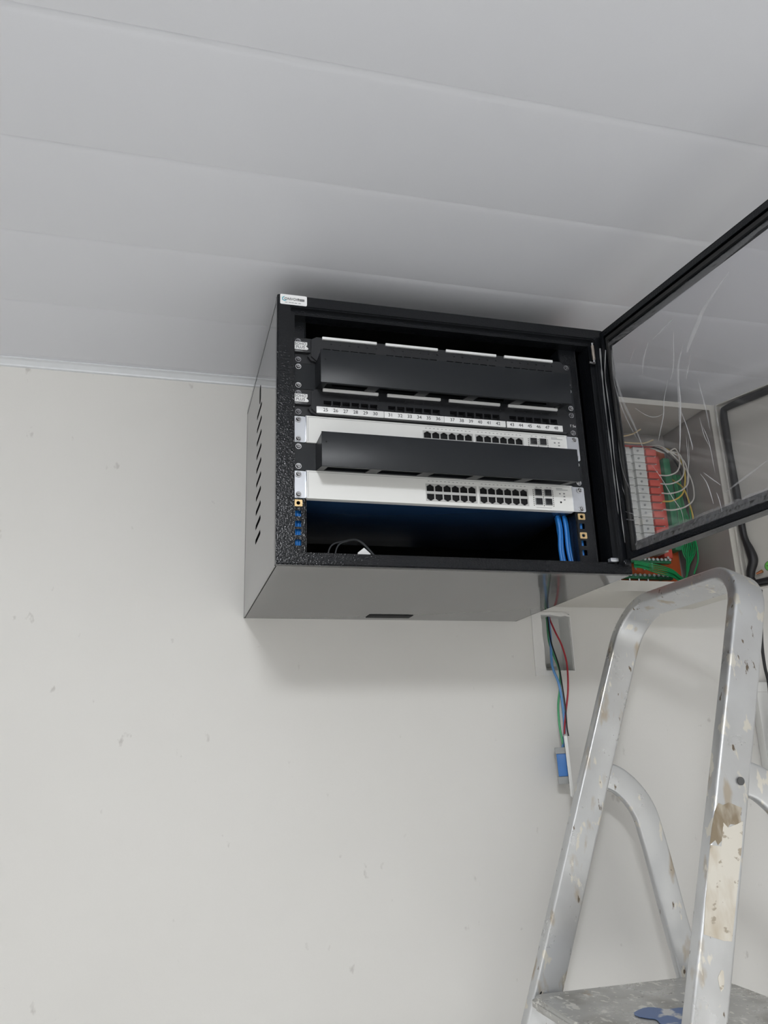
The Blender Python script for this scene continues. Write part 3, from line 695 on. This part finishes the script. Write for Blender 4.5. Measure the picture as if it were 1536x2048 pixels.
# ------------------------------------------------------------------ recessed wall box and the switch hanging from it
jx0, jz0, jx1, jz1 = JB
jb = thing('junction_box', 'white recessed electrical wall box left open under the rack cabinet', 'junction box', ((jx0+jx1)/2, .02, jz0))
q = MB(); e = .0004
q.box((jx0+e, .0005, jz0+e), (jx0+.002, .048, jz1-e)); q.box((jx1-.002, .0005, jz0+e), (jx1-e, .048, jz1-e))
q.box((jx0+e, .0005, jz0+e), (jx1-e, .048, jz0+.002)); q.box((jx0+e, .0005, jz1-.002), (jx1-e, .048, jz1-e)); q.box((jx0+e, .046, jz0+e), (jx1-e, .048, jz1-e))
q.box((jx0+.028, .018, jz0+.012), (jx0+.036, .046, jz0+.020), .001)
obj('box_shell', q, M['plate'], jb)
rag = [(jx0-.022, jz0-.010), (jx0+.02, jz0-.008), (jx1+.0015, jz0-.0022), (jx1+.0022, jz0+.05), (jx1+.0015, jz1-.004), (jx1-.012, jz1+.0035), (jx0+.03, jz1+.004), (jx0-.012, jz1+.004), (jx0-.021, jz1-.004), (jx0-.022, jz0+.05)]
hol = [(jx0-.0005, jz1-.002), (jx0+.0016, jz1-.02), (jx0, jz1-.045), (jx0+.0025, jz1-.07), (jx0+.001, jz0+.012), (jx0+.003, jz0+.0012), (jx0+.03, jz0+.0018), (jx1-.001, jz0+.001), (jx1-.0012, jz1-.006), (jx1-.012, jz1-.0035), (jx1-.022, jz1-.0055), (jx0+.02, jz1-.0015)]
obj('filler_rim', MB().plate(rag, [hol], .0022, XZ(-.0024)), M['wall_edge'], jb, label='ragged rim of white filler')

def px(lst): return [tuple(at(u, v, y)) for u, v, y in lst]
cable('electrical_wire', px([(1099, 1233, .035), (1100, 1240, .02), (1111, 1265, -.005), (1124, 1292, -.012), (1134, 1330, -.02), (1136, 1380, -.026), (1132, 1420, -.03), (1129, 1460, -.036), (1131, 1485, -.040), (1135, 1496, -.042)]), .0019, M['redwire'], 'dark red electrical wire bowing out to the right from the open wall box', 'wire')
cable('electrical_wire', px([(1096, 1233, .035), (1097, 1240, .02), (1101, 1275, .004), (1103, 1320, -.006), (1107, 1340, -.012), (1119, 1372, -.020), (1127, 1425, -.028), (1129, 1470, -.034), (1123, 1508, -.040)]), .0027, M['bluewire'], 'light blue electrical wire hanging from the open wall box to the loose switch', 'wire')
cable('electrical_wire', px([(1093, 1233, .037), (1094, 1240, .024), (1098, 1282, .010), (1108, 1312, -.001), (1119, 1340, -.010), (1120, 1375, -.016), (1116.5, 1410, -.022), (1119, 1450, -.030), (1125, 1483, -.036), (1130, 1508, -.040)]), .0023, M['greenwire'], 'green electrical wire hanging from the open wall box to the loose switch', 'wire')
cable('electrical_wire', px([(1094, 1231, .031), (1096, 1240, .014), (1102, 1283, -.004), (1117, 1330, -.016), (1125, 1375, -.024), (1131, 1418, -.033), (1134, 1455, -.038), (1137, 1472, -.040)]), .0015, M['blackwire'], 'black electrical wire hanging from the open wall box to the loose switch', 'wire')
# the hanging switch, plate seen edge on
pc = at(1140, 1530, -.045)
ls = thing('light_switch', 'white light switch plate with blue and grey module dangling from its wires', 'light switch', tuple(pc-Vector((0, 0, .055))))
RZ = Matrix.Translation(pc) @ Matrix.Rotation(math.radians(-1.5), 4, 'Y') @ Matrix.Rotation(math.radians(64), 4, 'Z')   # local x = plate width, -y = plate front
def sb(a, b_, bev=.001): 
    m_ = MB(); m_.box(a, b_, bev, 3); return m_
def put(name, mb, mt, par, label=None):
    mb.bm.transform(RZ); return obj(name, mb, mt, par, label=label)
pl = MB().plate(rrect(-.036, -.059, .036, .059, .006, 4), [], .006, XZ(0)); pl2 = pl
bmesh.ops.bevel(pl.bm, geom=[e_ for e_ in pl.bm.edges if len(e_.link_faces) == 2 and e_.calc_face_angle(0) > 1], offset=.002, segments=2, affect='EDGES')
put('plate', pl, M['plate'], ls, 'white cover plate')
put('module', sb((-.014, .0061, -.020), (.010, .024, .022)), M['module'], ls, 'blue switch module')
put('module_cap', sb((-.0155, .0061, .0222), (.0115, .026, .034)), M['modgrey'], ls)
put('module_cap', sb((-.0155, .0061, -.034), (.0115, .026, -.0202)), M['modgrey'], ls)
cs = MB()
for zz in (.031, .026, -.024, -.029): cs.cyl((.0113, .020, zz), (.0125, .020, zz), .0018, 8)
put('terminal_screw', cs, M['darkscrew'], ls)

# ------------------------------------------------------------------ step ladder
LT = Vector((.7365, -.3075, .0235)); LEAN = .3405; HW, SP, TH, DP = .1868, .0565, .0238, .055
n_ = Vector((-1, 0, 0)); w_ = Vector((0, -1, 0))
dn = Vector((0, 0, -1))*math.cos(LEAN)+n_*math.sin(LEAN); bk = -n_*math.cos(LEAN)+Vector((0, 0, -1))*math.sin(LEAN)
lad = thing('step_ladder', 'worn aluminium stepladder with paint-spattered platform leaning before the wall', 'ladder', (.35, LT.y, FLOOR))
SMAX = (LT.z-FLOOR-.012)/math.cos(LEAN)
c0 = HW-TH/2
def lp(a, s): return LT+w_*a+dn*s
pts2 = []                                        # in-plane path (a, s) from the bottom of the left rail over the top to the right
def arc(cx, cy, r, a0, a1, n=12): return [(cx+r*math.cos(math.radians(a0+(a1-a0)*i/n)), cy-r*math.sin(math.radians(a0+(a1-a0)*i/n))) for i in range(n+1)]
RL, RR = .088, .066
for s in (SMAX, 1.6, 1.2, .8, .5, .3, .18): pts2.append((-(c0+SP*s), s))
pts2 += arc(-(c0+.004)+RL, TH/2+RL, RL, 176, 90)
pts2 += arc(c0+.003-RR, TH/2+RR, RR, 90, 4)
for s in (.18, .3, .5, .8, 1.2, 1.6, SMAX): pts2.append(((c0+SP*s), s))
P3 = [lp(a, s) for a, s in pts2]; N3 = []
for i in range(len(P3)):
    t = (P3[min(i+1, len(P3)-1)]-P3[max(i-1, 0)]).normalized(); N3.append(bk.cross(t).normalized())
if (N3[0]).dot(-w_) < 0: N3 = [-v for v in N3]
sec = rrect(-TH/2, 0, TH/2, DP, .0055, 4)
obj('front_frame', MB().secsweep(P3, N3, bk, sec), M['alu'], lad, label='looped aluminium front rail with handhold on top')
# rear legs
def rail_in(s, side): return LT.y+(-side)*(HW+SP*s-TH) if side == 1 else LT.y+(HW+SP*s-TH)
spv = .385
yl = LT.y+(HW+SP*spv-TH/2)
mid = [at(u, v, yl) for u, v in [(1210, 1550), (1236, 1562), (1266, 1590), (1288, 1625), (1303, 1668), (1323, 1735), (1346, 1818)]]
dl = (mid[-1]-mid[-3]).normalized(); k_ = (FLOOR+.012-mid[-1].z)/dl.z
splay = .03
for side, off in ((0, 0.0), (1, -(2*(HW+SP*spv-TH/2)))):
    ctr = smooth(mid, 5)+[mid[-1]+dl*k_*f_ for f_ in (.1, .25, .5, .75, 1)]
    ctr = [Vector((p.x, p.y+off+(1 if side == 0 else -1)*splay*max(0, (mid[3].z-p.z))*.9, p.z)) for p in ctr]
    nr = []
    for i in range(len(ctr)):
        t = (ctr[min(i+1, len(ctr)-1)]-ctr[max(i-1, 0)]).normalized(); nr.append(t.cross(Vector((0, 1, 0))).normalized())
    sc_ = rrect(-.0245, -.0085, .0245, .0085, .005, 3)
    obj('rear_leg', MB().secsweep(ctr, nr, Vector((0, 1, 0)), sc_), M['alu'], lad)
    e_ = ctr[-1]; obj('rubber_foot', MB().box((e_.x-.03, e_.y-.014, FLOOR), (e_.x+.03, e_.y+.014, FLOOR+.035), .004), M['rubber'], lad)
for sd in (-1, 1):
    p = lp(sd*(c0+SP*SMAX), SMAX)+bk*DP/2
    obj('rubber_foot', MB().box((p.x-.034, p.y-.015, FLOOR), (p.x+.034, p.y+.015, FLOOR+.03), .004), M['rubber'], lad)
# rivets and holes on the rails
p = at(1212, 1552, LT.y+(HW+SP*spv-TH)); rv = MB().cyl(p+Vector((0, .001, 0)), p+Vector((0, -.0022, 0)), .0042, 16)
rv_o = obj('rivet', rv, M['zinc'], lad); obj('rivet_hole', MB().cyl(p+Vector((0, -.0015, 0)), p+Vector((0, -.0026, 0)), .0024, 12), M['boardin'], rv_o)
yo = LT.y-(HW+SP*.385)
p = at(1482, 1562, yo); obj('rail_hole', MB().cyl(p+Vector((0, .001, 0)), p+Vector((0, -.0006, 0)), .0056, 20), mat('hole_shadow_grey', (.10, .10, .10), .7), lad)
# platform
pcn = at(1425, 1951, LT.y+HW-.0)               # its far back corner
ZP = pcn.z
sp_ = (LT.z-ZP)/math.cos(LEAN); xf = (LT+dn*sp_).x
ya_, yb_ = LT.y-(HW+SP*sp_-TH)+.002, LT.y+(HW+SP*sp_-TH)-.002
print('platform', ZP, xf, pcn.x, sp_)
pf = MB(); pf.plate(rrect(xf-.012, ya_, pcn.x+.004, yb_, .022, 5), [], .020, XY(ZP-.020))
bmesh.ops.bevel(pf.bm, geom=[e2 for e2 in pf.bm.edges if len(e2.link_faces) == 2 and e2.calc_face_angle(0) > 1], offset=.006, segments=3, affect='EDGES')
plat = obj('platform', pf, M['alustep'], lad, label='dented platform spattered with white paint')
b0 = at(1338, 2034, ZP, 2); bl = []
for a in range(30):
    th = a*math.pi/15; r = .036*(1+.22*math.sin(3*th+1)+.12*math.sin(5*th)); bl.append((b0.x+r*math.cos(th)*1.2, b0.y+r*math.sin(th)*1.3))
obj('blue_paint_patch', MB().plate(bl, [], .0006, XY(ZP+.0014)), M['bluepaint'], plat, label='patch of spilled blue paint')
p = at(1090, 1992, LT.y+(HW+SP*sp_-TH)); rv = MB().cyl(p+Vector((0, .001, 0)), p+Vector((0, -.003, 0)), .0085, 20, bev=.001)
o_ = obj('pivot_pin', rv, M['alu'], lad); obj('pivot_gap', MB().cyl(p+Vector((0, .002, 0)), p+Vector((0, -.0004, 0)), .0105, 20), M['cavity'], o_)
for sd in (-1, 1):                              # lower treads, below the picture
    for z in (ZP-.27, ZP-.54, ZP-.81):
        if sd > 0 or z < FLOOR+.1: continue
        s = (LT.z-z)/math.cos(LEAN); cx = (LT+dn*s+bk*DP/2).x; yy = HW+SP*s-TH-.001
        obj('tread', MB().box((cx-.045, LT.y-yy, z-.022), (cx+.045, LT.y+yy, z), .006), M['alustep'], lad)
# worn sticker on the near rail: built in the plane of the rail's outer side
def on_rail(u, v, off=0):
    # outer face of the right rail: through lp(HW+SP*s, s) with normal approx -Y tilted by the splay
    A0 = lp(HW, 0)+w_*off; t1 = (dn+w_*SP).normalized(); nn = t1.cross(bk).normalized()
    d = RM @ Vector(((u-768)/F, (v-1024)/F, 1)); return CAM+d*((A0-CAM).dot(nn)/d.dot(nn)), nn
def rail_patch(name, pix, mt, off, th, label=None):
    b_ = MB(); P = [on_rail(u, v, off) for u, v in pix]
    v0 = [b_.bm.verts.new(p) for p, _ in P]; nn = P[0][1]*(1 if P[0][1].y < 0 else -1)
    f_ = b_.bm.faces.new(v0); r = bmesh.ops.extrude_face_region(b_.bm, geom=[f_])
    bmesh.ops.translate(b_.bm, vec=nn*-th, verts=[g_ for g_ in r['geom'] if isinstance(g_, bmesh.types.BMVert)])
    bmesh.ops.recalc_face_normals(b_.bm, faces=list(b_.bm.faces))
    obj(name, b_, mt, lad, sm=False, label=label)
rail_patch('glue_residue', [(1430, 1622), (1437, 1606), (1446, 1610), (1458, 1605), (1484, 1616), (1481, 1631), (1484, 1652), (1461, 1648), (1447, 1668), (1444, 1681), (1436, 1690), (1431, 1680), (1420, 1689), (1424, 1655)], M['glue'], .0004, .0008, 'brown glue residue')
rail_patch('worn_sticker', [(1421, 1690), (1443, 1693), (1447, 1645), (1456, 1655), (1475, 1648), (1486, 1642), (1484, 1690), (1479, 1740), (1473, 1800), (1464, 1883), (1448, 1882), (1408, 1869), (1411, 1810), (1416, 1755), (1418, 1722)], M['cream'], .0005, .0010, 'worn cream sticker with scuffs')
rail_patch('paint_chip', [(1443, 1940), (1447, 1942), (1449, 1962), (1447, 1978), (1442, 1984), (1438, 1968), (1436, 1955)], M['cream'], .0005, .0009)

# ------------------------------------------------------------------ right edge: trunking and black cable on the wall
tq = at(1498, 1375, -.0005)
tk = thing('cable_trunking', 'white plastic cable trunking running down the wall behind the ladder', 'trunking', (tq.x+.03, -.01, FLOOR))
obj('trunk', MB().box((tq.x, -.022, FLOOR), (tq.x+.042, -.0004, tq.z-.010), .003), M['plate'], tk)
obj('coupling', MB().box((tq.x-.003, -.026, tq.z-.012), (tq.x+.060, -.0004, tq.z+.010), .003), M['plate'], tk)
cable('power_cable', px([(1522, 1180, -.10), (1523, 1260, -.06), (1525, 1300, -.045), (1530, 1335, -.042), (1536, 1360, -.041), (1539, 1385, -.040), (1541, 1440, -.034), (1545, 1600, -.034)]), .0034, M['blackwire'], 'thick black cable hanging down at the right, below the board door', 'cable')

for o in bpy.data.objects:
    if 'base' in o: del o['base']
